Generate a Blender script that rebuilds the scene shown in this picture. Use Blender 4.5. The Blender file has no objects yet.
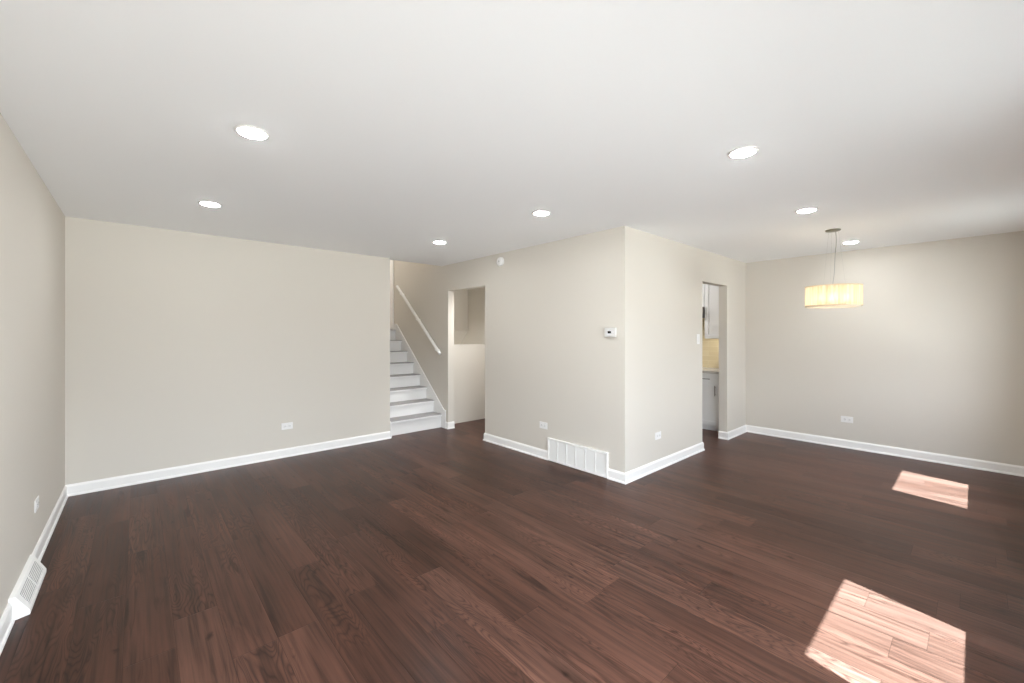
import bpy, bmesh, math
from mathutils import Vector, Matrix

SC = bpy.context.scene
COL = SC.collection
PI = math.pi

# ------------------------------------------------------------------ camera
H = 2.44                       # ceiling height
XL, YA, XB, YC, XD = -0.474, 5.290, 3.426, 2.212, 6.538
YW = -0.372                    # inside face of the window wall behind the camera
YO = -0.492                    # its outside face
cam_d = bpy.data.cameras.new('camera')
cam = bpy.data.objects.new('camera', cam_d)
COL.objects.link(cam)
cam.location = (0, 0, 1.4187)
cam.rotation_euler = (PI / 2, 0, math.radians(48.037 - 90))
cam_d.sensor_width = 36.0
cam_d.lens = 36.0 * 415.6 / 1024
cam_d.shift_y = -7.94 / 1024
cam_d.clip_start = 0.02
SC.camera = cam

# ------------------------------------------------------------------ exposure
SC.view_settings.view_transform = 'Standard'
SC.view_settings.look = 'None'
SC.view_settings.gamma = 1.0
SC.view_settings.use_curve_mapping = False
SC.view_settings.exposure = 0.12
SC.cycles.use_denoising = True
SC.cycles.max_bounces = 14
SC.cycles.diffuse_bounces = 10
SC.cycles.glossy_bounces = 4
SC.cycles.transmission_bounces = 8
SC.cycles.transparent_max_bounces = 12
SC.cycles.sample_clamp_indirect = 6.0
SC.cycles.caustics_reflective = True
SC.cycles.caustics_refractive = False

# ------------------------------------------------------------------ world: sky and ground brightness shaped to light the room evenly
PEAK, DAYLIGHT = 32.0, 0.90
SUN_STRENGTH = 78.0
world = bpy.data.worlds.new('daylight')
SC.world = world
world.use_nodes = True
wn, wl = world.node_tree.nodes, world.node_tree.links
wn.clear()
w_out = wn.new('ShaderNodeOutputWorld')
w_bg = wn.new('ShaderNodeBackground')
w_tc = wn.new('ShaderNodeTexCoord')
w_sep = wn.new('ShaderNodeSeparateXYZ')
w_ramp = wn.new('ShaderNodeValToRGB')
w_map = wn.new('ShaderNodeMapRange')
wl.new(w_tc.outputs['Generated'], w_sep.inputs[0])
wl.new(w_sep.outputs['Z'], w_map.inputs['Value'])
w_map.inputs['From Min'].default_value = -1.0
w_map.inputs['From Max'].default_value = 1.0
wl.new(w_map.outputs[0], w_ramp.inputs[0])
# made-up brightness bands by height, shaped to carry daylight to far walls and ceiling
STOPS = [(-1.0, (0.97, 1.0, 0.95), 2.0), (-0.40, (0.97, 1.0, 0.95), 2.0), (-0.30, (0.98, 1.0, 1.0), 16.0),
         (-0.16, (0.98, 1.0, 1.0), 17.0), (-0.12, (0.98, 1.0, 1.0), 5.0), (0.06, (0.96, 1.0, 1.04), 6.0),
         (0.10, (0.93, 0.98, 1.05), 17.0), (0.24, (0.91, 0.97, 1.07), 15.0), (0.45, (0.89, 0.96, 1.10), 14.0), (1.0, (0.87, 0.95, 1.12), 32.0)]
e = w_ramp.color_ramp.elements
while len(e) < len(STOPS):
    e.new(0.5)
for q, (z, c, k) in zip(e, STOPS):
    q.position = (z + 1) / 2
    q.color = (c[0] * k / PEAK, c[1] * k / PEAK, c[2] * k / PEAK, 1)
wl.new(w_ramp.outputs[0], w_bg.inputs['Color'])
w_bg.inputs['Strength'].default_value = PEAK * DAYLIGHT
wl.new(w_bg.outputs[0], w_out.inputs[0])

# ------------------------------------------------------------------ sun, high and nearly square on to the window wall
sun_d = bpy.data.lights.new('sun', 'SUN')
sun_d.energy = SUN_STRENGTH
sun_d.angle = math.radians(0.5)
sun_d.color = (0.68, 0.98, 1.22)
sun = bpy.data.objects.new('sun', sun_d)
COL.objects.link(sun)
sun.location = (2, -6, 12)
sun.rotation_euler = Vector((0.24, 1.0, -2.1)).to_track_quat('-Z', 'Y').to_euler()

# window openings behind the camera, the first unseen and added for daylight: x0, x1, z0, z1
WINDOWS = [(-0.35, 1.75, 0.06, 2.10), (1.95, 2.83, 0.84, 2.08), (4.86, 5.69, 0.86, 2.08)]
for (x0, x1, z0, z1) in WINDOWS:          # sampling portals for the sky (give no light of their own)
    ld = bpy.data.lights.new('sky_portal', 'AREA')
    ld.shape = 'RECTANGLE'
    ld.size, ld.size_y = x1 - x0, z1 - z0
    ld.cycles.is_portal = True
    lo = bpy.data.objects.new('sky_portal', ld)
    COL.objects.link(lo)
    lo.location = ((x0 + x1) / 2, YO - 0.02, (z0 + z1) / 2)
    lo.rotation_euler = Vector((0, 1, 0)).to_track_quat('-Z', 'Z').to_euler()


def lamp(name, loc, power, radius=0.12, color=(1, 0.95, 0.88)):
    d = bpy.data.lights.new(name, 'POINT')
    d.energy = power
    d.shadow_soft_size = radius
    d.color = color
    o = bpy.data.objects.new(name, d)
    COL.objects.link(o)
    o.location = loc
    return o


lamp('kitchen_fill_light', (5.88, 3.75, 2.25), 34, 0.12, (1, 0.98, 0.95))  # unseen fill light added to brighten the kitchen cabinets
lamp('upper_hall_fill_light', (2.95, 7.9, 3.7), 34, 0.12, (1, 0.98, 0.95))  # unseen fill light added to lift the stairwell wall
ld = bpy.data.lights.new('landing_fill_spot', 'SPOT')  # unseen spot added to brighten the low landing wall
ld.energy, ld.shadow_soft_size, ld.spot_size, ld.spot_blend = 85, 0.06, math.radians(122), 0.7
lo = bpy.data.objects.new('landing_fill_spot', ld)
COL.objects.link(lo)
lo.location = (3.80, 4.62, 2.42)

# ------------------------------------------------------------------ materials


def srgb(r, g, b):
    def f(c):
        c /= 255.0
        return c / 12.92 if c <= 0.04045 else ((c + 0.055) / 1.055) ** 2.4
    return (f(r), f(g), f(b), 1)


def mat(name, color, rough=0.6, metal=0.0, spec=0.5, emit=None, strength=0.0):
    m = bpy.data.materials.new(name)
    m.use_nodes = True
    b = m.node_tree.nodes['Principled BSDF']
    b.inputs['Base Color'].default_value = color
    b.inputs['Roughness'].default_value = rough
    b.inputs['Metallic'].default_value = metal
    b.inputs['Specular IOR Level'].default_value = spec
    if emit:
        b.inputs['Emission Color'].default_value = emit
        b.inputs['Emission Strength'].default_value = strength
    return m


def paint(name, color, rough, bump=0.02, scale=180, spec=0.5):
    """rolled wall paint: the flat colour with a fine roller texture"""
    m = mat(name, color, rough, spec=spec)
    n, l = m.node_tree.nodes, m.node_tree.links
    b = n['Principled BSDF']
    tc = n.new('ShaderNodeTexCoord')
    nz = n.new('ShaderNodeTexNoise')
    nz.inputs['Scale'].default_value = scale
    nz.inputs['Detail'].default_value = 2
    bp = n.new('ShaderNodeBump')
    bp.inputs['Strength'].default_value = bump
    bp.inputs['Distance'].default_value = 0.002
    l.new(tc.outputs['Object'], nz.inputs['Vector'])
    l.new(nz.outputs['Fac'], bp.inputs['Height'])
    l.new(bp.outputs[0], b.inputs['Normal'])
    return m


M_WALL = paint('greige wall paint', (0.645, 0.607, 0.548, 1), 0.75, spec=0.25)
M_CEIL = mat('flat white ceiling paint', (0.920, 0.932, 0.945, 1), 0.9, spec=0.1)
M_TRIM = mat('white semi gloss trim paint', (0.88, 0.868, 0.85, 1), 0.4, spec=0.4)
M_STAIR = mat('white stair paint', (0.82, 0.812, 0.80, 1), 0.45)
M_TREAD = paint('grey tread paint', srgb(160, 158, 158), 0.6, bump=0.2, scale=90)
M_PLASTIC = mat('white plastic', (0.82, 0.81, 0.80, 1), 0.35)
M_SLOT = mat('dark slot', (0.05, 0.05, 0.05, 1), 0.6)
M_SOCKET = mat('socket face', (0.78, 0.77, 0.76, 1), 0.4)
M_GRILLE = mat('white grille enamel', (0.86, 0.85, 0.83, 1), 0.45)
M_DUCT = mat('duct interior grey', (0.30, 0.30, 0.30, 1), 0.8)
M_SCREEN = mat('thermostat display', (0.012, 0.013, 0.013, 1), 0.15)
M_LENS = mat('downlight lens', (0.9, 0.9, 0.9, 1), 0.5, emit=(0.96, 0.985, 1.0, 1), strength=155.0)
M_NICKEL = mat('brushed nickel', (0.26, 0.25, 0.20, 1), 0.30, metal=1.0)
M_STEEL = mat('dark steel', (0.16, 0.15, 0.145, 1), 0.35, metal=0.8)
M_WIRE = mat('silver cord', (0.35, 0.34, 0.32, 1), 0.45, metal=0.5)
M_CAB = mat('light grey cabinet paint', (0.77, 0.78, 0.79, 1), 0.4)
M_QUARTZ = mat('grey quartz', (0.50, 0.49, 0.47, 1), 0.25)
M_BULB = mat('warm bulb', (1, 0.9, 0.7, 1), 0.5, emit=(1.0, 0.84, 0.62, 1), strength=14.0)
M_VINYL = mat('white window vinyl', (0.85, 0.85, 0.85, 1), 0.4)


def m_glass():
    m = bpy.data.materials.new('window glass')
    m.use_nodes = True
    n, l = m.node_tree.nodes, m.node_tree.links
    n.clear()
    o = n.new('ShaderNodeOutputMaterial')
    t = n.new('ShaderNodeBsdfTransparent')
    t.inputs['Color'].default_value = (0.97, 0.985, 0.98, 1)
    g = n.new('ShaderNodeBsdfGlossy')
    g.inputs['Roughness'].default_value = 0.02
    x = n.new('ShaderNodeMixShader')
    x.inputs[0].default_value = 0.06
    l.new(t.outputs[0], x.inputs[1])
    l.new(g.outputs[0], x.inputs[2])
    l.new(x.outputs[0], o.inputs[0])
    return m


M_GLASS = m_glass()


def m_shade():
    m = bpy.data.materials.new('pleated ivory organza')
    m.use_nodes = True
    n, l = m.node_tree.nodes, m.node_tree.links
    n.clear()
    o = n.new('ShaderNodeOutputMaterial')
    d = n.new('ShaderNodeBsdfDiffuse')
    t = n.new('ShaderNodeBsdfTranslucent')
    p = n.new('ShaderNodeBsdfTransparent')
    tc = n.new('ShaderNodeTexCoord')
    mp = n.new('ShaderNodeMapping')
    mp.inputs['Scale'].default_value = (45, 45, 3)
    nz = n.new('ShaderNodeTexNoise')
    nz.inputs['Scale'].default_value = 1.0
    nz.inputs['Detail'].default_value = 2
    rp = n.new('ShaderNodeValToRGB')
    rp.color_ramp.elements[0].color = (0.80, 0.64, 0.44, 1)
    rp.color_ramp.elements[0].position = 0.3
    rp.color_ramp.elements[1].color = (0.95, 0.88, 0.74, 1)
    rp.color_ramp.elements[1].position = 0.7
    l.new(tc.outputs['Object'], mp.inputs['Vector'])
    l.new(mp.outputs[0], nz.inputs['Vector'])
    l.new(nz.outputs['Fac'], rp.inputs[0])
    l.new(rp.outputs[0], d.inputs['Color'])
    l.new(rp.outputs[0], t.inputs['Color'])
    x1 = n.new('ShaderNodeMixShader')
    x1.inputs[0].default_value = 0.5
    l.new(d.outputs[0], x1.inputs[1])
    l.new(t.outputs[0], x1.inputs[2])
    x2 = n.new('ShaderNodeMixShader')
    x2.inputs[0].default_value = 0.03
    l.new(x1.outputs[0], x2.inputs[1])
    l.new(p.outputs[0], x2.inputs[2])
    l.new(x2.outputs[0], o.inputs[0])
    return m


M_SHADE = m_shade()


def m_diffuser():
    m = bpy.data.materials.new('frosted acrylic diffuser')
    m.use_nodes = True
    n, l = m.node_tree.nodes, m.node_tree.links
    n.clear()
    o = n.new('ShaderNodeOutputMaterial')
    d = n.new('ShaderNodeBsdfDiffuse')
    d.inputs['Color'].default_value = (0.9, 0.88, 0.84, 1)
    t = n.new('ShaderNodeBsdfTranslucent')
    t.inputs['Color'].default_value = (0.95, 0.92, 0.86, 1)
    x = n.new('ShaderNodeMixShader')
    x.inputs[0].default_value = 0.6
    l.new(d.outputs[0], x.inputs[1])
    l.new(t.outputs[0], x.inputs[2])
    l.new(x.outputs[0], o.inputs[0])
    return m


M_DIFFUSER = m_diffuser()


def m_backsplash():
    m = mat('cream subway tile', (0.7, 0.6, 0.4, 1), 0.25)
    n, l = m.node_tree.nodes, m.node_tree.links
    b = n['Principled BSDF']
    tc = n.new('ShaderNodeTexCoord')
    sp = n.new('ShaderNodeSeparateXYZ')
    cb = n.new('ShaderNodeCombineXYZ')
    br = n.new('ShaderNodeTexBrick')
    br.inputs['Scale'].default_value = 1.0
    br.inputs['Brick Width'].default_value = 0.30
    br.inputs['Row Height'].default_value = 0.076
    br.inputs['Mortar Size'].default_value = 0.003
    br.inputs['Color1'].default_value = srgb(226, 212, 178)
    br.inputs['Color2'].default_value = srgb(219, 203, 166)
    br.inputs['Mortar'].default_value = srgb(234, 222, 192)
    l.new(tc.outputs['Object'], sp.inputs[0])
    l.new(sp.outputs['Y'], cb.inputs['X'])
    l.new(sp.outputs['Z'], cb.inputs['Y'])
    l.new(cb.outputs[0], br.inputs['Vector'])
    l.new(br.outputs['Color'], b.inputs['Base Color'])
    return m


M_TILE = m_backsplash()


def m_floor():
    """dark walnut-stained oak planks laid along y"""
    m = mat('dark stained oak planks', (0.06, 0.03, 0.02, 1), 0.32, spec=0.19)
    n, l = m.node_tree.nodes, m.node_tree.links
    b = n['Principled BSDF']

    def math_(op, a, bb=None, c=None):
        k = n.new('ShaderNodeMath')
        k.operation = op
        for i, v in enumerate((a, bb, c)):
            if v is None:
                continue
            if isinstance(v, (int, float)):
                k.inputs[i].default_value = v
            else:
                l.new(v, k.inputs[i])
        return k.outputs[0]

    def comb(x, y, z):
        k = n.new('ShaderNodeCombineXYZ')
        for i, v in enumerate((x, y, z)):
            if isinstance(v, (int, float)):
                k.inputs[i].default_value = v
            else:
                l.new(v, k.inputs[i])
        return k.outputs[0]

    def ramp(v, stops):
        k = n.new('ShaderNodeValToRGB')
        el = k.color_ramp.elements
        el[0].position, el[0].color = stops[0]
        el[1].position, el[1].color = stops[-1]
        for p_, c_ in stops[1:-1]:
            q = el.new(p_)
            q.color = c_
        l.new(v, k.inputs[0])
        return k.outputs[0]

    def noise(vec, scale, detail=2.0, rough=0.5, dist=0.0):
        k = n.new('ShaderNodeTexNoise')
        k.inputs['Scale'].default_value = scale
        k.inputs['Detail'].default_value = detail
        k.inputs['Roughness'].default_value = rough
        k.inputs['Distortion'].default_value = dist
        l.new(vec, k.inputs['Vector'])
        return k.outputs['Fac']

    def mixmul(a, bb, fac):
        k = n.new('ShaderNodeMix')
        k.data_type = 'RGBA'
        k.blend_type = 'MULTIPLY'
        if isinstance(fac, (int, float)):
            k.inputs[0].default_value = fac
        else:
            l.new(fac, k.inputs[0])
        l.new(a, k.inputs[6])
        l.new(bb, k.inputs[7])
        return k.outputs[2]

    W, L = 0.178, 1.22
    tc = n.new('ShaderNodeTexCoord')
    sp = n.new('ShaderNodeSeparateXYZ')
    l.new(tc.outputs['Object'], sp.inputs[0])
    X, Y = sp.outputs['X'], sp.outputs['Y']
    xs = math_('DIVIDE', math_('ADD', X, 20 * W + 0.05), W)
    row = math_('FLOOR', xs)
    fx = math_('FRACT', xs)
    wr = n.new('ShaderNodeTexWhiteNoise')
    wr.noise_dimensions = '1D'
    l.new(row, wr.inputs['W'])
    ys = math_('ADD', math_('DIVIDE', Y, L), math_('MULTIPLY', wr.outputs['Value'], 9.0))
    colm = math_('FLOOR', ys)
    fy = math_('FRACT', ys)
    wc = n.new('ShaderNodeTexWhiteNoise')
    wc.noise_dimensions = '3D'
    l.new(comb(row, colm, 3.0), wc.inputs['Vector'])
    rnd = wc.outputs['Value']
    wc2 = n.new('ShaderNodeTexWhiteNoise')
    wc2.noise_dimensions = '3D'
    l.new(comb(row, colm, 11.0), wc2.inputs['Vector'])
    rnd2 = wc2.outputs['Value']
    seed = math_('MULTIPLY', rnd, 60.0)
    # plank tone
    base = ramp(rnd, [(0.0, (0.054, 0.0225, 0.0140, 1)), (0.35, (0.068, 0.0290, 0.0185, 1)),
                      (0.7, (0.079, 0.0345, 0.0225, 1)), (1.0, (0.098, 0.0445, 0.0295, 1))])
    # fine straight grain
    g1 = noise(comb(math_('MULTIPLY', X, 52.0), math_('MULTIPLY', Y, 1.5), seed), 1.0, 3.0, 0.6)
    c1 = ramp(g1, [(0.32, (0.52, 0.50, 0.48, 1)), (0.52, (1.0, 1.0, 1.0, 1)), (0.72, (1.30, 1.28, 1.28, 1))])
    # broad soft mottling
    g2 = noise(comb(math_('MULTIPLY', X, 7.0), math_('MULTIPLY', Y, 1.1), seed), 1.0, 3.0, 0.55)
    c2 = ramp(g2, [(0.30, (0.66, 0.65, 0.64, 1)), (0.72, (1.22, 1.21, 1.21, 1))])
    # cathedral figure: contour lines of a stretched noise field
    g3 = noise(comb(math_('MULTIPLY', X, 7.0), math_('MULTIPLY', Y, 0.95), seed), 1.0, 2.5, 0.50, 0.30)
    rings = math_('FRACT', math_('MULTIPLY', g3, 34.0))
    rings = math_('ABSOLUTE', math_('SUBTRACT', math_('MULTIPLY', rings, 2.0), 1.0))
    c3 = ramp(rings, [(0.0, (0.45, 0.41, 0.39, 1)), (0.35, (0.98, 0.98, 0.98, 1)), (1.0, (1.28, 1.26, 1.26, 1))])
    # only the middle of some planks carries the cathedral figure
    mask = noise(comb(math_('MULTIPLY', X, 4.0), math_('MULTIPLY', Y, 0.9), math_('ADD', seed, 7.0)), 1.0, 1.0)
    mfac = ramp(mask, [(0.48, (0, 0, 0, 1)), (0.58, (0.9, 0.9, 0.9, 1))])
    # knots
    vo = n.new('ShaderNodeTexVoronoi')
    vo.inputs['Scale'].default_value = 1.0
    vo.voronoi_dimensions = '2D'
    wob = noise(comb(math_('MULTIPLY', X, 18.0), math_('MULTIPLY', Y, 12.0), seed), 1.0, 2.0)
    l.new(comb(math_('ADD', math_('MULTIPLY', X, 1.9), math_('MULTIPLY', wob, 0.12)),
               math_('ADD', math_('MULTIPLY', Y, 0.95), math_('MULTIPLY', wob, 0.08)), 0.0), vo.inputs['Vector'])
    kd = ramp(vo.outputs['Distance'], [(0.006, (0.30, 0.26, 0.24, 1)), (0.016, (0.60, 0.55, 0.52, 1)), (0.03, (1, 1, 1, 1))])
    # dark mineral streaks
    g4 = noise(comb(math_('MULTIPLY', X, 22.0), math_('MULTIPLY', Y, 1.6), math_('ADD', seed, 21.0)), 1.0, 3.0, 0.55, 0.6)
    c4 = ramp(g4, [(0.62, (1, 1, 1, 1)), (0.67, (0.58, 0.53, 0.50, 1)), (0.74, (0.34, 0.30, 0.28, 1))])
    col = mixmul(base, c1, 1.0)
    col = mixmul(col, c2, 1.0)
    col = mixmul(col, c3, mfac)
    col = mixmul(col, kd, 0.9)
    col = mixmul(col, c4, 0.9)
    # joints
    ex = math_('MULTIPLY', math_('MINIMUM', fx, math_('SUBTRACT', 1.0, fx)), W)
    ey = math_('MULTIPLY', math_('MINIMUM', fy, math_('SUBTRACT', 1.0, fy)), L)
    ed = math_('MINIMUM', ex, ey)
    jr = ramp(math_('MULTIPLY', ed, 200.0), [(0.10, (0.50, 0.48, 0.46, 1)), (0.28, (1, 1, 1, 1))])
    col = mixmul(col, jr, 1.0)
    l.new(col, b.inputs['Base Color'])
    rr = n.new('ShaderNodeMapRange')
    rr.inputs['From Min'].default_value = 0.3
    rr.inputs['From Max'].default_value = 0.7
    rr.inputs['To Min'].default_value = 0.30
    rr.inputs['To Max'].default_value = 0.38
    l.new(g1, rr.inputs['Value'])
    l.new(rr.outputs[0], b.inputs['Roughness'])
    bp = n.new('ShaderNodeBump')
    bp.inputs['Strength'].default_value = 0.25
    bp.inputs['Distance'].default_value = 0.0015
    hh = math_('ADD', math_('MULTIPLY', g1, 0.5), math_('MINIMUM', math_('MULTIPLY', ed, 300.0), 1.0))
    l.new(hh, bp.inputs['Height'])
    l.new(bp.outputs[0], b.inputs['Normal'])
    return m


M_FLOOR = m_floor()

# ------------------------------------------------------------------ mesh helpers


def link(name, bm, material, parent=None, smooth=False, bevel=0.0, seg=2):
    bmesh.ops.recalc_face_normals(bm, faces=bm.faces[:])
    me = bpy.data.meshes.new(name)
    bm.to_mesh(me)
    bm.free()
    o = bpy.data.objects.new(name, me)
    COL.objects.link(o)
    me.materials.append(material)
    if smooth:
        for p in me.polygons:
            p.use_smooth = True
    if bevel:
        md = o.modifiers.new('bevel', 'BEVEL')
        md.width = bevel
        md.segments = seg
        md.limit_method = 'ANGLE'
        md.angle_limit = math.radians(40)
    if parent:
        o.parent = parent
    return o


def thing(name, label, cat, loc=(0, 0, 0), rotz=0.0, group=None):
    o = bpy.data.objects.new(name, None)
    o.empty_display_size = 0.1
    COL.objects.link(o)
    o.location = loc
    o.rotation_euler = (0, 0, rotz)
    o['label'] = label
    o['category'] = cat
    if group:
        o['group'] = group
    return o


def tag(o, label, cat, group=None):
    o['label'] = label
    o['category'] = cat
    if group:
        o['group'] = group
    return o


def box(bm, x0, x1, y0, y1, z0, z1):
    v = [bm.verts.new((x, y, z)) for z in (z0, z1) for y in (y0, y1) for x in (x0, x1)]
    for f in ((0, 2, 3, 1), (4, 5, 7, 6), (0, 1, 5, 4), (2, 6, 7, 3), (0, 4, 6, 2), (1, 3, 7, 5)):
        bm.faces.new([v[i] for i in f])
    return v


def BM(*boxes):
    bm = bmesh.new()
    for b in boxes:
        box(bm, *b)
    return bm


def prism(bm, poly, axis, a0, a1):
    """extrude a 2-D polygon along an axis: axis 0 -> poly is (y,z); 1 -> (x,z); 2 -> (x,y)"""
    def P(p, a):
        if axis == 0:
            return (a, p[0], p[1])
        if axis == 1:
            return (p[0], a, p[1])
        return (p[0], p[1], a)
    A = [bm.verts.new(P(p, a0)) for p in poly]
    B = [bm.verts.new(P(p, a1)) for p in poly]
    bm.faces.new(A)
    bm.faces.new(B[::-1])
    k = len(poly)
    for i in range(k):
        bm.faces.new((A[i], A[(i + 1) % k], B[(i + 1) % k], B[i]))


def lathe(bm, prof, seg=40, c=(0, 0, 0)):
    rings = []
    for r, z in prof:
        if r < 1e-6:
            rings.append([bm.verts.new((c[0], c[1], c[2] + z))])
        else:
            rings.append([bm.verts.new((c[0] + r * math.cos(2 * PI * i / seg), c[1] + r * math.sin(2 * PI * i / seg), c[2] + z))
                          for i in range(seg)])
    for a, b in zip(rings, rings[1:]):
        for i in range(seg):
            j = (i + 1) % seg
            if len(a) == 1 and len(b) == 1:
                continue
            if len(a) == 1:
                bm.faces.new((a[0], b[i], b[j]))
            elif len(b) == 1:
                bm.faces.new((a[i], a[j], b[0]))
            else:
                bm.faces.new((a[i], a[j], b[j], b[i]))


def tube(bm, pts, r, seg=10):
    pts = [Vector(p) for p in pts]
    rings = []
    for i, p in enumerate(pts):
        t = (pts[min(i + 1, len(pts) - 1)] - pts[max(i - 1, 0)]).normalized()
        up = Vector((0, 0, 1)) if abs(t.z) < 0.95 else Vector((1, 0, 0))
        a = t.cross(up).normalized()
        b = t.cross(a).normalized()
        rings.append([bm.verts.new(p + a * r * math.cos(2 * PI * k / seg) + b * r * math.sin(2 * PI * k / seg)) for k in range(seg)])
    for A, B in zip(rings, rings[1:]):
        for k in range(seg):
            bm.faces.new((A[k], A[(k + 1) % seg], B[(k + 1) % seg], B[k]))
    bm.faces.new(rings[0][::-1])
    bm.faces.new(rings[-1])


def wall_mesh(axis, p0, p1, u0, u1, z0, z1, holes=()):
    """one solid wall slab with rectangular openings. axis 0: the slab is x in [p0,p1], u = y; axis 1: y in [p0,p1], u = x"""
    bm = bmesh.new()
    us = sorted({u0, u1} | {v for h in holes for v in h[:2] if u0 < v < u1})
    zs = sorted({z0, z1} | {v for h in holes for v in h[2:] if z0 < v < z1})
    cache = {}

    def V(p, u, z):
        k = (p, u, z)
        if k not in cache:
            cache[k] = bm.verts.new((p, u, z) if axis == 0 else (u, p, z))
        return cache[k]

    def solid(i, j):
        if i < 0 or j < 0 or i >= len(us) - 1 or j >= len(zs) - 1:
            return False
        cu, cz = (us[i] + us[i + 1]) / 2, (zs[j] + zs[j + 1]) / 2
        return not any(h[0] < cu < h[1] and h[2] < cz < h[3] for h in holes)

    for i in range(len(us) - 1):
        for j in range(len(zs) - 1):
            if not solid(i, j):
                continue
            a, b, c, d = us[i], us[i + 1], zs[j], zs[j + 1]
            for p in (p0, p1):
                bm.faces.new((V(p, a, c), V(p, b, c), V(p, b, d), V(p, a, d)))
            if not solid(i - 1, j):
                bm.faces.new((V(p0, a, c), V(p1, a, c), V(p1, a, d), V(p0, a, d)))
            if not solid(i + 1, j):
                bm.faces.new((V(p0, b, c), V(p1, b, c), V(p1, b, d), V(p0, b, d)))
            if not solid(i, j - 1):
                bm.faces.new((V(p0, a, c), V(p1, a, c), V(p1, b, c), V(p0, b, c)))
            if not solid(i, j + 1):
                bm.faces.new((V(p0, a, d), V(p1, a, d), V(p1, b, d), V(p0, b, d)))
    return bm


def struct(name, bm, m, parent=None, bevel=0.0, smooth=False):
    o = link(name, bm, m, parent, bevel=bevel, smooth=smooth)
    if not parent:
        o['kind'] = 'structure'
    return o


# ------------------------------------------------------------------ room shell
T = 0.106                                   # partition thickness
XB2, YC2, YA2 = XB + T, YC + T, YA + T
XS = 2.535                                  # left side of the stair opening
UP = 3.93                                   # ceiling of the upper level
YEND = 8.9
DOOR_B = (4.346, 5.233, 0.0, 2.055)         # opening to the lower stair landing
DOOR_C = (5.105, 5.860, 0.0, 2.057)         # opening to the kitchen
XH = 4.40                                   # wall of the lower stair landing
XK = 6.80                                   # far kitchen wall

struct('floor', BM((XL - 0.12, XK + 0.1, YO, 6.2, -0.05, 0.0)), M_FLOOR)

bm = bmesh.new()
prism(bm, [(XL - 0.12, YO), (XK + 0.1, YO), (XK + 0.1, 6.9), (XB2, 6.9), (XB2, YA2), (XL - 0.12, YA2)], 2, H, H + 0.08)
struct('ceiling', bm, M_CEIL)

struct('wall_left', wall_mesh(0, XL - 0.12, XL, YO, YA2, 0, H), M_WALL)
struct('wall_far', wall_mesh(1, YA, YA2, XL, XS, 0, H), M_WALL)
struct('wall_middle', wall_mesh(0, XB, XB2, YC2, YEND, 0, H, [DOOR_B]), M_WALL)
struct('wall_kitchen', wall_mesh(1, YC, YC2, XB, XK, 0, H, [DOOR_C]), M_WALL)
struct('wall_right', wall_mesh(0, XD, XD + 0.1, YW, YC, 0, H), M_WALL)
struct('wall_window', wall_mesh(1, YO, YW, XL, XD + 0.1, 0, H, WINDOWS), M_WALL)
# upper stairwell
struct('wall_stairwell_left', wall_mesh(0, XS - T, XS, YA2, YEND, 0, UP), M_WALL)
struct('wall_stairwell_right', wall_mesh(0, XB, XB2, YA2, YEND, H, UP), M_WALL)
struct('wall_stairwell_front', wall_mesh(1, YA, YA2, XS - T, XB2, H + 0.08, UP), M_WALL)
struct('wall_stairwell_back', wall_mesh(1, YEND, YEND + 0.1, XS - T, XB2, 0, UP), M_WALL)
struct('ceiling_stairwell', BM((XS - T, XB2, YA, YEND + 0.1, UP, UP + 0.08)), M_CEIL)
# lower stair landing behind the left doorway
struct('wall_landing_right', wall_mesh(0, XH, XH + 0.1, 4.2, 6.9, 0, H), M_WALL)
struct('wall_landing_front', wall_mesh(1, 4.2, 4.30, XB2, XK, 0, H), M_WALL)
struct('wall_landing_low', BM((XB2, XH, 5.47, 5.57, 0, 1.242)), M_WALL)
bm = bmesh.new()
YB, ZB = 6.074, 1.465
prism(bm, [(YB, H), (YB, ZB), (YB + 0.83, ZB - 0.83 * 1.05), (YB + 0.83, H)], 0, XB2, XH)
struct('wall_landing_bulkhead', bm, M_WALL)
# kitchen
struct('wall_kitchen_far', wall_mesh(0, XK, XK + 0.1, YC2, 4.2, 0, H), M_WALL)

# windows behind the camera, including the added daylight one
for k, (x0, x1, z0, z1) in enumerate(WINDOWS):
    root = bpy.data.objects.new('window_%d' % (k + 1), None)
    COL.objects.link(root)
    root['kind'] = 'structure'
    fw = 0.012
    fy0, fy1 = YO + 0.035, YO + 0.075
    bm = BM((x0, x0 + fw, fy0, fy1, z0, z1), (x1 - fw, x1, fy0, fy1, z0, z1),
            (x0 + fw, x1 - fw, fy0, fy1, z0, z0 + fw), (x0 + fw, x1 - fw, fy0, fy1, z1 - fw, z1))
    struct('window_frame', bm, M_VINYL, root)
    struct('window_pane', BM((x0 + fw, x1 - fw, YO + 0.052, YO + 0.056, z0 + fw, z1 - fw)), M_GLASS, root)

# ------------------------------------------------------------------ baseboards with shoe moulding
BH, BT = 0.100, 0.013


def profile(s=1):
    """(distance from wall, height)"""
    return [(0, 0), (0.022, 0), (0.022, 0.008), (0.018, 0.016), (BT, 0.019), (BT, BH - 0.018), (BT - 0.004, BH - 0.008), (BT - 0.008, BH), (0, BH)]


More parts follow.
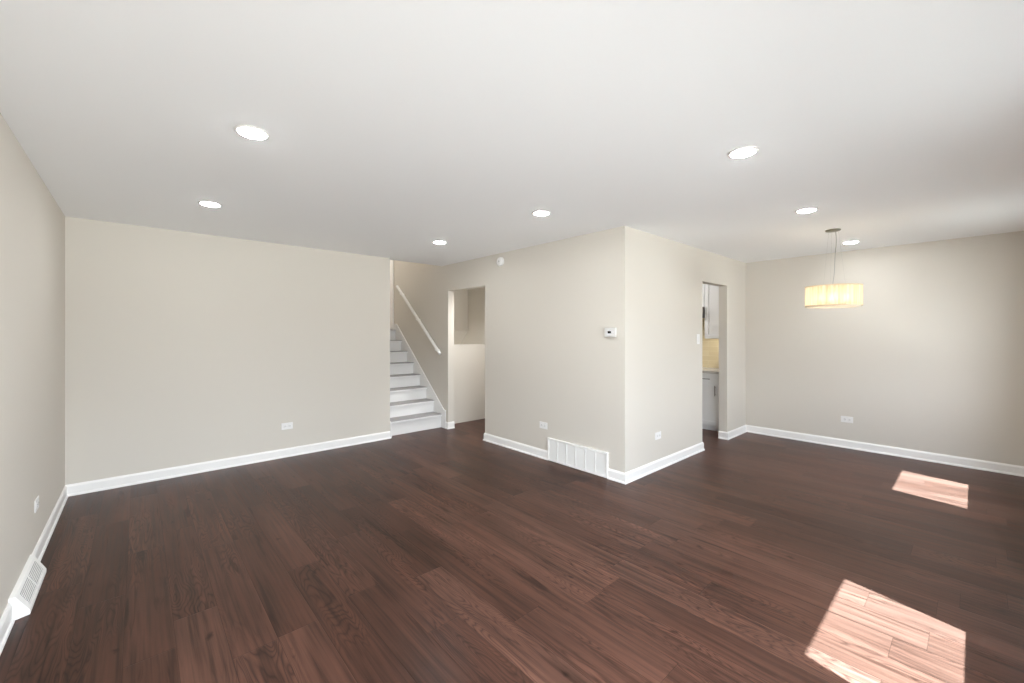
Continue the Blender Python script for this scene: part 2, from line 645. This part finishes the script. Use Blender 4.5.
def board_path(name, pts, mitre=None):
    """sweep the profile along a floor path; the board stands to the RIGHT of the walking direction's wall, i.e. the room is on its left"""
    P = [Vector((p[0], p[1])) for p in pts]
    prof = profile()
    bm = bmesh.new()
    rings = []
    for i, p in enumerate(P):
        dirs = []
        if i > 0:
            dirs.append((P[i] - P[i - 1]).normalized())
        if i < len(P) - 1:
            dirs.append((P[i + 1] - P[i]).normalized())
        ns = [Vector((-d.y, d.x)) for d in dirs]
        nn = sum(ns, Vector((0, 0)))
        if len(ns) == 2:
            nn = nn / (1 + ns[0].dot(ns[1]))
        rings.append([bm.verts.new((p.x + nn.x * d, p.y + nn.y * d, z)) for d, z in prof])
    k = len(prof)
    for A, B in zip(rings, rings[1:]):
        for j in range(k):
            bm.faces.new((A[j], A[(j + 1) % k], B[(j + 1) % k], B[j]))
    bm.faces.new(rings[0])
    bm.faces.new(rings[-1][::-1])
    return struct(name, bm, M_TRIM)


REG0, REG1 = 3.16, 3.72           # register on the left wall
VENT0, VENT1 = 2.395, 3.195       # return grille on the middle wall
board_path('baseboard_far', [(XS, YA), (XL, YA), (XL, REG1)])
board_path('baseboard_left', [(XL, REG0), (XL, YW)])
board_path('baseboard_middle', [(XB, VENT1), (XB, DOOR_B[0]), (XB2, DOOR_B[0])])
board_path('baseboard_kitchen', [(XB, VENT0), (XB, YC), (DOOR_C[0], YC), (DOOR_C[0], YC2)][::-1])
board_path('baseboard_stair', [(XB2, DOOR_B[1]), (XB, DOOR_B[1]), (XB, YA - 0.008)])
board_path('baseboard_right', [(DOOR_C[1], YC2), (DOOR_C[1], YC), (XD, YC), (XD, YW)][::-1])
board_path('baseboard_window', [(WINDOWS[0][1], YW), (XD, YW)])

# ------------------------------------------------------------------ staircase
st = thing('staircase', 'white staircase with grey treads climbing between the far wall and the left doorway', 'stairs', (XS, 5.29, 0))
R1, RUN, NOSE, TH = 5.400, 0.213, 0.030, 0.036
zt = [0.208 + 0.1825 * i for i in range(8)]
yr = [R1 + RUN * i for i in range(8)]
SKX = 0.020


def L(x0, x1, y0, y1, z0, z1):
    return (x0 - XS, x1 - XS, y0 - 5.29, y1 - 5.29, z0, z1)


sx0, sx1 = XS + SKX, XB - SKX
for i in range(8):
    zb = 0 if i == 0 else zt[i - 1]
    link('riser', BM(L(sx0, sx1, yr[i], yr[i] + 0.018, zb, zt[i] - TH)), M_STAIR, st)
    yb = yr[i] + RUN + 0.018 if i < 7 else yr[i] + 0.12
    bm = BM(L(sx0, sx1, yr[i] - NOSE, yb, zt[i] - TH, zt[i] - 0.008))
    tr = link('tread', bm, M_STAIR, st, bevel=0.006)
    bm = BM(L(sx0 + 0.001, sx1 - 0.001, yr[i] - NOSE - 0.0005, yb - 0.018, zt[i] - 0.008, zt[i]))
    c = link('tread_cover', bm, M_TREAD, tr)
    c['label'] = 'grey tread surface'
# skirt boards
for s, (a, b) in enumerate(((XB - SKX, XB - 0.001), (XS + 0.001, XS + SKX))):
    y_ = lambda y: y - 5.29
    sl = 0.1825 / RUN
    yA, zA = 5.33, 0.278
    yB = 6.865
    zB_ = zA + (yB - yA) * sl
    bm = bmesh.new()
    if s == 0:
        prism(bm, [(y_(5.283), 0), (y_(5.283), 0.270), (y_(yA), zA), (y_(yB), zB_), (y_(yB + 0.03), zB_), (y_(yB + 0.03), 1.3), (y_(5.48), 0)], 0, a - XS, b - XS)
    else:
        prism(bm, [(y_(5.277), 0), (y_(5.277), 0.205), (y_(yA), 0.23), (y_(yB), zB_), (y_(yB + 0.03), zB_), (y_(yB + 0.03), 1.3), (y_(5.48), 0)], 0, a - XS, b - XS)
    link('skirt_board', bm, M_STAIR, st, bevel=0.004)

struct('floor_landing', BM((XS, XB, yr[7] + 0.12, YEND, 1.30, zt[7])), M_TREAD)
# landing baseboard and door casing on the stairwell's right wall
struct('baseboard_landing', BM((XB - 0.014, XB, yr[7] + 0.031, 6.99, zt[7], zt[7] + 0.11)), M_TRIM, bevel=0.004)
struct('trim_1', BM((XB - 0.022, XB, 6.99, 7.06, zt[7], H + 1.2)), M_TRIM, bevel=0.005)
struct('door_1', BM((XB - 0.006, XB, 7.06, 7.82, zt[7], H + 1.15)), M_TRIM)

# ------------------------------------------------------------------ handrail
hr = thing('handrail', 'white round wooden handrail sloping up the wall above the staircase', 'handrail', (XB, 5.342, 1.113))
dy, dz = 6.732 - 5.342, 2.248 - 1.113
bm = bmesh.new()
tube(bm, [(-0.07, 0, 0), (-0.07, dy * 0.5, dz * 0.5), (-0.07, dy, dz)], 0.023, 20)
rl = link('rail', bm, M_TRIM, hr, smooth=False, bevel=0.006)
for p in rl.data.polygons:
    p.use_smooth = len(p.vertices) == 4
for t in (0.10, 0.52, 0.92):
    bm = bmesh.new()
    y, z = dy * t, dz * t
    tube(bm, [(0.0, y, z - 0.07), (-0.05, y, z - 0.07), (-0.068, y, z - 0.055), (-0.07, y, z - 0.018)], 0.007, 10)
    lathe_bm = bmesh.new()
    lathe(lathe_bm, [(0, 0), (0.028, 0), (0.026, 0.006), (0, 0.008)], 20)
    lathe_bm.transform(Matrix.Translation((0, y, z - 0.07)) @ Matrix.Rotation(-PI / 2, 4, 'Y'))
    me = bpy.data.meshes.new('tmp')
    lathe_bm.to_mesh(me)
    lathe_bm.free()
    bm.from_mesh(me)
    link('bracket', bm, M_TRIM, hr, smooth=True)

# ------------------------------------------------------------------ recessed ceiling lights


def downlight(x, y, label):
    t = thing('recessed_light', label, 'ceiling light', (x, y, H), 0, 'round recessed ceiling lights')
    bm = bmesh.new()
    lathe(bm, [(0.0625, 0.0), (0.078, 0.0), (0.078, -0.003), (0.072, -0.006), (0.0625, -0.007), (0.0625, 0.0)], 48)
    link('trim_ring', bm, M_PLASTIC, t, smooth=True)
    bm = bmesh.new()
    lathe(bm, [(0.062, -0.003), (0.062, -0.0075), (0.045, -0.011), (0.0, -0.013)], 48)
    link('lens', bm, M_LENS, t, smooth=True)


downlight(0.43, 2.45, 'largest glowing round ceiling light, at the upper left over the left floor area')
downlight(0.42, 4.02, 'glowing round ceiling light nearest the left end of the far wall')
downlight(2.50, 3.99, 'glowing round ceiling light closest to the staircase opening')
downlight(2.535, 2.45, 'glowing round ceiling light nearest the projecting wall corner, on its left')
downlight(2.53, 0.87, 'big glowing round ceiling light at the upper right, nearest the camera of that row')
downlight(4.11, 0.925, 'glowing round ceiling light just left of the pendant canopy')
downlight(5.91, 0.920, 'small glowing round ceiling light just right of the pendant cord')

# ------------------------------------------------------------------ pendant
pd = thing('pendant_light', 'lit drum pendant with pleated ivory shade hanging before the right wall', 'pendant light', (5.095, 0.931, H))
bm = bmesh.new()
lathe(bm, [(0, 0), (0.062, 0), (0.063, -0.004), (0.058, -0.012), (0.03, -0.016), (0, -0.017)], 40)
link('canopy', bm, M_NICKEL, pd, smooth=True)
ZT, ZBt, RS = 1.888 - H, 1.688 - H, 0.222
N = 240
bm = bmesh.new()
rows = []
for z in (ZBt, (ZBt + ZT) / 2, ZT):
    ring = []
    for i in range(N):
        a = 2 * PI * i / N
        r = RS + 0.0035 * (1 if i % 2 else -1) + 0.001 * math.sin(i * 1.7)
        ring.append(bm.verts.new((r * math.cos(a), r * math.sin(a), z)))
    rows.append(ring)
for A, B in zip(rows, rows[1:]):
    for i in range(N):
        bm.faces.new((A[i], A[(i + 1) % N], B[(i + 1) % N], B[i]))
link('shade', bm, M_SHADE, pd)
M_RIM = mat('ivory shade tape', (0.72, 0.62, 0.46, 1), 0.6)
for z in (ZT - 0.004, ZBt + 0.004):
    bm = bmesh.new()
    lathe(bm, [(RS + 0.006, -0.005), (RS + 0.007, 0), (RS + 0.006, 0.005), (RS - 0.006, 0.005), (RS - 0.006, -0.005), (RS + 0.006, -0.005)], 64)
    for v in bm.verts:
        v.co.z += z
    link('shade_rim', bm, M_RIM, pd, smooth=True)
bm = bmesh.new()
lathe(bm, [(0, ZBt - 0.012), (RS - 0.016, ZBt - 0.010), (RS - 0.008, ZBt - 0.006), (RS - 0.007, ZBt + 0.012), (0, ZBt + 0.012)], 64)
link('diffuser', bm, M_DIFFUSER, pd)
bm = bmesh.new()
for k in range(3):
    a = 2 * PI * k / 3 + 0.4
    tube(bm, [(0, 0, ZT - 0.02), ((RS - 0.005) * math.cos(a), (RS - 0.005) * math.sin(a), ZT - 0.006)], 0.003, 8)
tube(bm, [(0, 0, ZT - 0.05), (0, 0, ZT + 0.01)], 0.012, 12)
link('shade_spider', bm, M_NICKEL, pd, smooth=True)
for k in range(4):
    a = 2 * PI * k / 4 + 0.3
    bm = bmesh.new()
    c = (0.105 * math.cos(a), 0.105 * math.sin(a), ZT - 0.115)
    prof = [(0.0, -0.035), (0.016, -0.03), (0.026, -0.012), (0.028, 0.004), (0.02, 0.026), (0.013, 0.04), (0.0, 0.042)]
    lathe(bm, prof, 20, c)
    b_ = link('bulb', bm, M_BULB, pd, smooth=True)
    bm = bmesh.new()
    lathe(bm, [(0, 0.042), (0.015, 0.042), (0.015, 0.075), (0, 0.075)], 16, c)
    tube(bm, [(c[0], c[1], c[2] + 0.070), (0, 0, ZT - 0.025)], 0.004, 8)
    link('bulb_holder', bm, M_NICKEL, b_, smooth=False)
for k in range(3):
    a = 2 * PI * k / 3 + 0.4
    bm = bmesh.new()
    tube(bm, [(0.045 * math.cos(a), 0.045 * math.sin(a), -0.02), ((RS - 0.12) * math.cos(a), (RS - 0.12) * math.sin(a), ZT - 0.012)], 0.0004, 6)
    link('suspension_wire', bm, M_WIRE, pd)
bm = bmesh.new()
pts = []
for k in range(25):
    t = k / 24
    # hangs straight from the right of the canopy, then swings in to the middle of the shade
    q = max(0.0, (t - 0.45) / 0.55)
    r_ = 0.026 + 0.006 * math.sin(t * PI * 3) - 0.030 * q * q * (3 - 2 * q)
    pts.append((r_ * 0.74, -r_ * 0.67, -0.014 + t * (ZT + 0.019)))
tube(bm, pts, 0.0026, 8)
link('power_cord', bm, M_WIRE, pd, smooth=True)

# ------------------------------------------------------------------ wall plates. local frame: plate in the x-z plane, facing -y
def plate_root(name, label, cat, loc, rotz, group=None):
    return thing(name, label, cat, loc, rotz, group)


def disc_y(bm, r, y0, y1, cx=0, cz=0, seg=24):
    A = [bm.verts.new((cx + r * math.cos(2 * PI * i / seg), y0, cz + r * math.sin(2 * PI * i / seg))) for i in range(seg)]
    B = [bm.verts.new((cx + r * math.cos(2 * PI * i / seg), y1, cz + r * math.sin(2 * PI * i / seg))) for i in range(seg)]
    bm.faces.new(A)
    bm.faces.new(B[::-1])
    for i in range(seg):
        bm.faces.new((A[i], A[(i + 1) % seg], B[(i + 1) % seg], B[i]))


def outlet(label, loc, rotz):
    t = plate_root('wall_outlet', label, 'outlet', loc, rotz, 'white horizontal wall outlets')
    link('cover_plate', BM((-0.060, 0.060, -0.006, 0, -0.038, 0.038)), M_PLASTIC, t, bevel=0.003)
    for s in (-1, 1):
        bm = BM((s * 0.0225 - 0.016, s * 0.0225 + 0.016, -0.0085, -0.006, -0.0145, 0.0145))
        so = link('socket', bm, M_SOCKET, t, bevel=0.004)
        bm = BM((s * 0.0225 - 0.006, s * 0.0225 + 0.004, -0.0092, -0.0085, 0.005, 0.0068),
                (s * 0.0225 - 0.006, s * 0.0225 + 0.004, -0.0092, -0.0085, -0.0068, -0.005))
        disc_y(bm, 0.0024, -0.0092, -0.0085, s * 0.0225 + 0.010, 0, 12)
        link('slot', bm, M_SLOT, so)
    bm = bmesh.new()
    disc_y(bm, 0.003, -0.0078, -0.006, 0, 0, 12)
    link('screw', bm, M_PLASTIC, t)
    return t


outlet('white wall outlet on the far wall left of the staircase', (1.273, YA, 0.354), 0)
outlet('white wall outlet beside the return air grille on the middle wall', (XB, 3.272, 0.376), -PI / 2)
outlet('white wall outlet on the wall between the projecting corner and the kitchen doorway', (4.04, YC, 0.352), 0)
outlet('white wall outlet low on the right wall under the pendant', (XD, 1.055, 0.353), -PI / 2)
outlet('white wall outlet seen edge on, on the left wall above the corner register', (XL, 3.91, 0.354), PI / 2)

sw_ = plate_root('light_switch', 'white light switch beside the left edge of the kitchen doorway', 'light switch', (4.985, YC, 1.352), 0)
link('cover_plate', BM((-0.036, 0.036, -0.006, 0, -0.06, 0.06)), M_PLASTIC, sw_, bevel=0.003)
bm = bmesh.new()
prism(bm, [(-0.006, -0.032), (-0.006, 0.032), (-0.008, 0.032), (-0.012, -0.030)], 0, -0.016, 0.016)
link('rocker', bm, M_SOCKET, sw_)
for s in (-1, 1):
    bm = bmesh.new()
    disc_y(bm, 0.003, -0.0075, -0.006, 0, s * 0.048, 12)
    link('screw', bm, M_PLASTIC, sw_)

th = plate_root('thermostat', 'small white thermostat with black display on the middle wall near its corner', 'thermostat', (XB, 2.362, 1.430), -PI / 2)
link('body', BM((-0.064, 0.064, -0.028, 0, -0.045, 0.045)), mat('thermostat plastic', (0.68, 0.67, 0.65, 1), 0.45), th, bevel=0.006)
bm = BM((-0.024, 0.014, -0.0292, -0.028, -0.010, 0.013))
link('display', bm, M_SCREEN, th)
bm = bmesh.new()
disc_y(bm, 0.015, -0.032, -0.028, 0.033, 0.002, 24)
link('dial', bm, M_SOCKET, th, bevel=0.001)
M_TH_IN = mat('thermostat face panel', (0.74, 0.75, 0.76, 1), 0.4)
link('face_panel', BM((-0.034, 0.018, -0.0288, -0.028, -0.022, 0.024)), M_TH_IN, th)

sd = plate_root('smoke_detector', 'round white smoke detector high on the wall above the left doorway', 'smoke detector', (XB, 4.018, 2.331), -PI / 2)
bm = bmesh.new()
lathe(bm, [(0, 0), (0.060, 0), (0.060, 0.010), (0, 0.010)], 40)
bm.transform(Matrix.Rotation(PI / 2, 4, 'X'))
link('base', bm, M_PLASTIC, sd, smooth=False)
bm = bmesh.new()
lathe(bm, [(0, 0.010), (0.055, 0.010), (0.056, 0.024), (0.050, 0.034), (0.03, 0.037), (0, 0.037)], 40)
bm.transform(Matrix.Rotation(PI / 2, 4, 'X'))
link('cover', bm, M_PLASTIC, sd, smooth=True)
bm = bmesh.new()
lathe(bm, [(0, 0.037), (0.013, 0.037), (0.012, 0.040), (0, 0.040)], 24, (0, 0, 0))
bm.transform(Matrix.Rotation(PI / 2, 4, 'X'))
link('test_button', bm, mat('grey button', (0.55, 0.54, 0.53, 1), 0.5), sd)

# ------------------------------------------------------------------ return air grille on the middle wall (local: facing -y)
W_, H_ = VENT1 - VENT0, 0.252
rg = plate_root('return_air_grille', 'wide white return air grille at floor level on the middle wall', 'vent grille', (XB, (VENT0 + VENT1) / 2, 0.003), -PI / 2)
hw = W_ / 2
fr = 0.022
bm = BM((-hw, -hw + fr, -0.022, 0, 0, H_), (hw - fr, hw, -0.022, 0, 0, H_),
        (-hw + fr, hw - fr, -0.022, 0, 0, fr), (-hw + fr, hw - fr, -0.022, 0, H_ - fr, H_))
link('frame', bm, M_GRILLE, rg, bevel=0.003)
link('back_panel', BM((-hw + fr, hw - fr, -0.003, 0, fr, H_ - fr)), M_DUCT, rg)
iw = (W_ - 2 * fr) / 6
for k in range(1, 6):
    x = -hw + fr + iw * k
    link('mullion', BM((x - 0.005, x + 0.005, -0.021, -0.003, fr, H_ - fr)), M_GRILLE, rg)
for k in range(6):
    bm = bmesh.new()
    x0, x1 = -hw + fr + iw * k + (0.005 if k else 0), -hw + fr + iw * (k + 1) - (0.005 if k < 5 else 0)
    nl = 16
    for j in range(nl):
        z = fr + (H_ - 2 * fr) * (j + 0.5) / nl
        prism(bm, [(-0.019, z - 0.0065), (-0.017, z - 0.0065), (-0.006, z + 0.004), (-0.008, z + 0.004)], 0, x0, x1)
    link('louver_panel', bm, M_GRILLE, rg)

# ------------------------------------------------------------------ baseboard register on the left wall (local: x along the wall, facing -y)
br = plate_root('baseboard_register', 'white sloped floor register against the left wall at the lower left', 'floor register', (XL, (REG0 + REG1) / 2, 0), PI / 2)
hl = (REG1 - REG0) / 2
bm = bmesh.new()
D0, D1 = 0.020, 0.068
# hood: narrow top on the wall, sloped face with flared ends
v = {}
for nm, co in dict(a=(-hl, 0, 0), b=(hl, 0, 0), c=(hl - 0.03, -D1, 0), d=(-hl + 0.03, -D1, 0),
                   e=(-hl, 0, 0.118), f=(hl, 0, 0.118), g=(hl - 0.02, -D0, 0.112), h=(-hl + 0.02, -D0, 0.112),
                   i=(hl - 0.03, -D1, 0.022), j=(-hl + 0.03, -D1, 0.022)).items():
    v[nm] = bm.verts.new(co)
for f in ('abcd', 'efgh', 'dcij', 'ghji', 'abfe', 'adjhe', 'bfgic'):
    bm.faces.new([v[q] for q in f])
link('hood', bm, M_GRILLE, br, bevel=0.002)
nrm = Vector((0, -(0.112 - 0.022), -(D1 - D0))).normalized()


def on_face(x, t, lift):
    y = -D0 - (D1 - D0) * t
    z = 0.112 - 0.090 * t
    n_ = Vector((0, -0.090, 0.048)).normalized()
    return Vector((x, y, z)) + n_ * lift


for (xa, xb) in ((-hl + 0.075, -0.012), (0.012, hl - 0.075)):
    bm = bmesh.new()
    q = [on_face(xa, 0.16, 0.0004), on_face(xb, 0.16, 0.0004), on_face(xb, 0.84, 0.0004), on_face(xa, 0.84, 0.0004)]
    q2 = [on_face(xa, 0.16, 0.0012), on_face(xb, 0.16, 0.0012), on_face(xb, 0.84, 0.0012), on_face(xa, 0.84, 0.0012)]
    A = [bm.verts.new(p) for p in q]
    B = [bm.verts.new(p) for p in q2]
    bm.faces.new(A)
    bm.faces.new(B[::-1])
    for k in range(4):
        bm.faces.new((A[k], A[(k + 1) % 4], B[(k + 1) % 4], B[k]))
    gp = link('grille_shade_plate', bm, mat('register shadow gap', (0.22, 0.22, 0.22, 1), 0.8), br)  # dark plate on the solid hood, colours in the shade between louvers
    bm = bmesh.new()
    ns = 7
    for k in range(ns):
        t0 = 0.16 + 0.68 * (k + 0.5) / ns
        A = [bm.verts.new(on_face(x, t, lf)) for lf in (0.0012, 0.003) for (x, t) in ((xa, t0 - 0.026), (xb, t0 - 0.026), (xb, t0 + 0.026), (xa, t0 + 0.026))]
        for f in ((0, 1, 2, 3), (7, 6, 5, 4), (0, 4, 5, 1), (1, 5, 6, 2), (2, 6, 7, 3), (3, 7, 4, 0)):
            bm.faces.new([A[q_] for q_ in f])
    link('louver_panel', bm, M_GRILLE, gp)

# ------------------------------------------------------------------ kitchen seen through the right doorway
XF = 6.20                       # base cabinet front
Y0, Y1 = YC2 + 0.02, 3.36
bc = thing('base_cabinet', 'light grey shaker base cabinet inside the kitchen doorway', 'cabinet', (XF, Y0, 0))


def K(x0, x1, y0, y1, z0, z1):
    return (x0 - XF, x1 - XF, y0 - Y0, y1 - Y0, z0, z1)


link('body', BM(K(XF, XK, Y0, Y1, 0.085, 0.838)), M_CAB, bc)
link('toe_kick', BM(K(XF + 0.06, XK, Y0, Y1, 0, 0.085)), M_CAB, bc)


def shaker(y0, y1, z0, z1, xf, rail=0.055):
    a, b = xf - 0.020, xf - 0.0005
    return [(a, b, y0, y0 + rail, z0, z1), (a, b, y1 - rail, y1, z0, z1), (a, b, y0 + rail, y1 - rail, z0, z0 + rail),
            (a, b, y0 + rail, y1 - rail, z1 - rail, z1), (a + 0.009, b, y0 + rail, y1 - rail, z0 + rail, z1 - rail)]


def pull(bm, p0, p1, xf, o):
    """bar handle between two points (y,z)"""
    (ya, za), (yb, zb) = p0, p1
    x = xf - 0.048
    tube(bm, [(x - o[0], ya - o[1], za - o[2]), (x - o[0], yb - o[1], zb - o[2])], 0.006, 10)
    for t in (0.15, 0.85):
        y, z = ya + (yb - ya) * t, za + (zb - za) * t
        tube(bm, [(x - o[0], y - o[1], z - o[2]), (xf - 0.020 - o[0], y - o[1], z - o[2])], 0.004, 8)


for k, (ya, yb) in enumerate(((2.445, 2.895), (2.90, 3.35))):
    d = link('door', BM(*[K(*q) for q in shaker(ya, yb, 0.09, 0.690, XF)]), M_CAB, bc, bevel=0.0015)
    bm = bmesh.new()
    yh = ya + 0.045 if k == 0 else yb - 0.045
    pull(bm, (yh, 0.520), (yh, 0.668), XF, (XF, Y0, 0))
    link('door_pull', bm, M_STEEL, d, smooth=True)
    d = link('drawer', BM(*[K(*q) for q in shaker(ya, yb, 0.698, 0.832, XF, 0.030)]), M_CAB, bc, bevel=0.0015)
    bm = bmesh.new()
    pull(bm, (2.56 + 0.455 * k, 0.758), (2.78 + 0.455 * k, 0.758), XF, (XF, Y0, 0))
    link('drawer_pull', bm, M_STEEL, d, smooth=True)
tag(link('countertop', BM((XF - 0.025, XK, Y0, Y1, 0.838, 0.875)), M_QUARTZ, bevel=0.003),
    'grey stone countertop on the base cabinet inside the kitchen doorway', 'countertop')
struct('trim_2', BM((XK - 0.008, XK, Y0, Y1 + 0.4, 0.875, 1.70)), M_TILE)

XU = 6.50
UB = 1.342
uc = thing('wall_cabinet', 'tall light grey wall cabinet above the cream tiles in the kitchen', 'cabinet', (XU, Y0, UB))
UY1 = 2.775


def U(x0, x1, y0, y1, z0, z1):
    return (x0 - XU, x1 - XU, y0 - Y0, y1 - Y0, z0 - UB, z1 - UB)


link('body', BM(U(XU, XK - 0.009, Y0, UY1, UB, 2.30)), M_CAB, uc)
link('door', BM(*[U(*q) for q in shaker(2.345, UY1 - 0.003, UB + 0.003, 2.297, XU)]), M_CAB, uc, bevel=0.0015)
hb = 1.83
hc = thing('hood_cabinet', 'short light grey wall cabinet above the dark range hood in the kitchen', 'cabinet', (XU, UY1 + 0.003, hb))


def U2(x0, x1, y0, y1, z0, z1):
    return (x0 - XU, x1 - XU, y0 - UY1 - 0.003, y1 - UY1 - 0.003, z0 - hb, z1 - hb)


link('body', BM(U2(XU, XK - 0.009, UY1 + 0.003, 3.53, hb, 2.30)), M_CAB, hc)
for (ya, yb) in ((UY1 + 0.006, 3.15), (3.155, 3.527)):
    link('door', BM(*[U2(*q) for q in shaker(ya, yb, hb + 0.003, 2.297, XU)]), M_CAB, hc, bevel=0.0015)
rh = thing('range_hood', 'dark steel range hood under the short kitchen wall cabinet', 'range hood', (XU - 0.02, UY1 + 0.003, 1.665))
bm = bmesh.new()
prism(bm, [(-0.04, 0.0), (-0.04, 0.05), (-0.02, 0.165), (XK - 0.009 - XU + 0.02, 0.165), (XK - 0.009 - XU + 0.02, 0.0)], 1, 0, 0.75)
link('body', bm, M_STEEL, rh, bevel=0.003)
link('control_strip', BM((-0.044, -0.0395, 0.05, 0.70, 0.012, 0.040)), M_SLOT, rh)
lamp('under_cabinet_lamp', (6.62, 2.66, 1.30), 0.5, 0.03, (1.0, 0.92, 0.78))
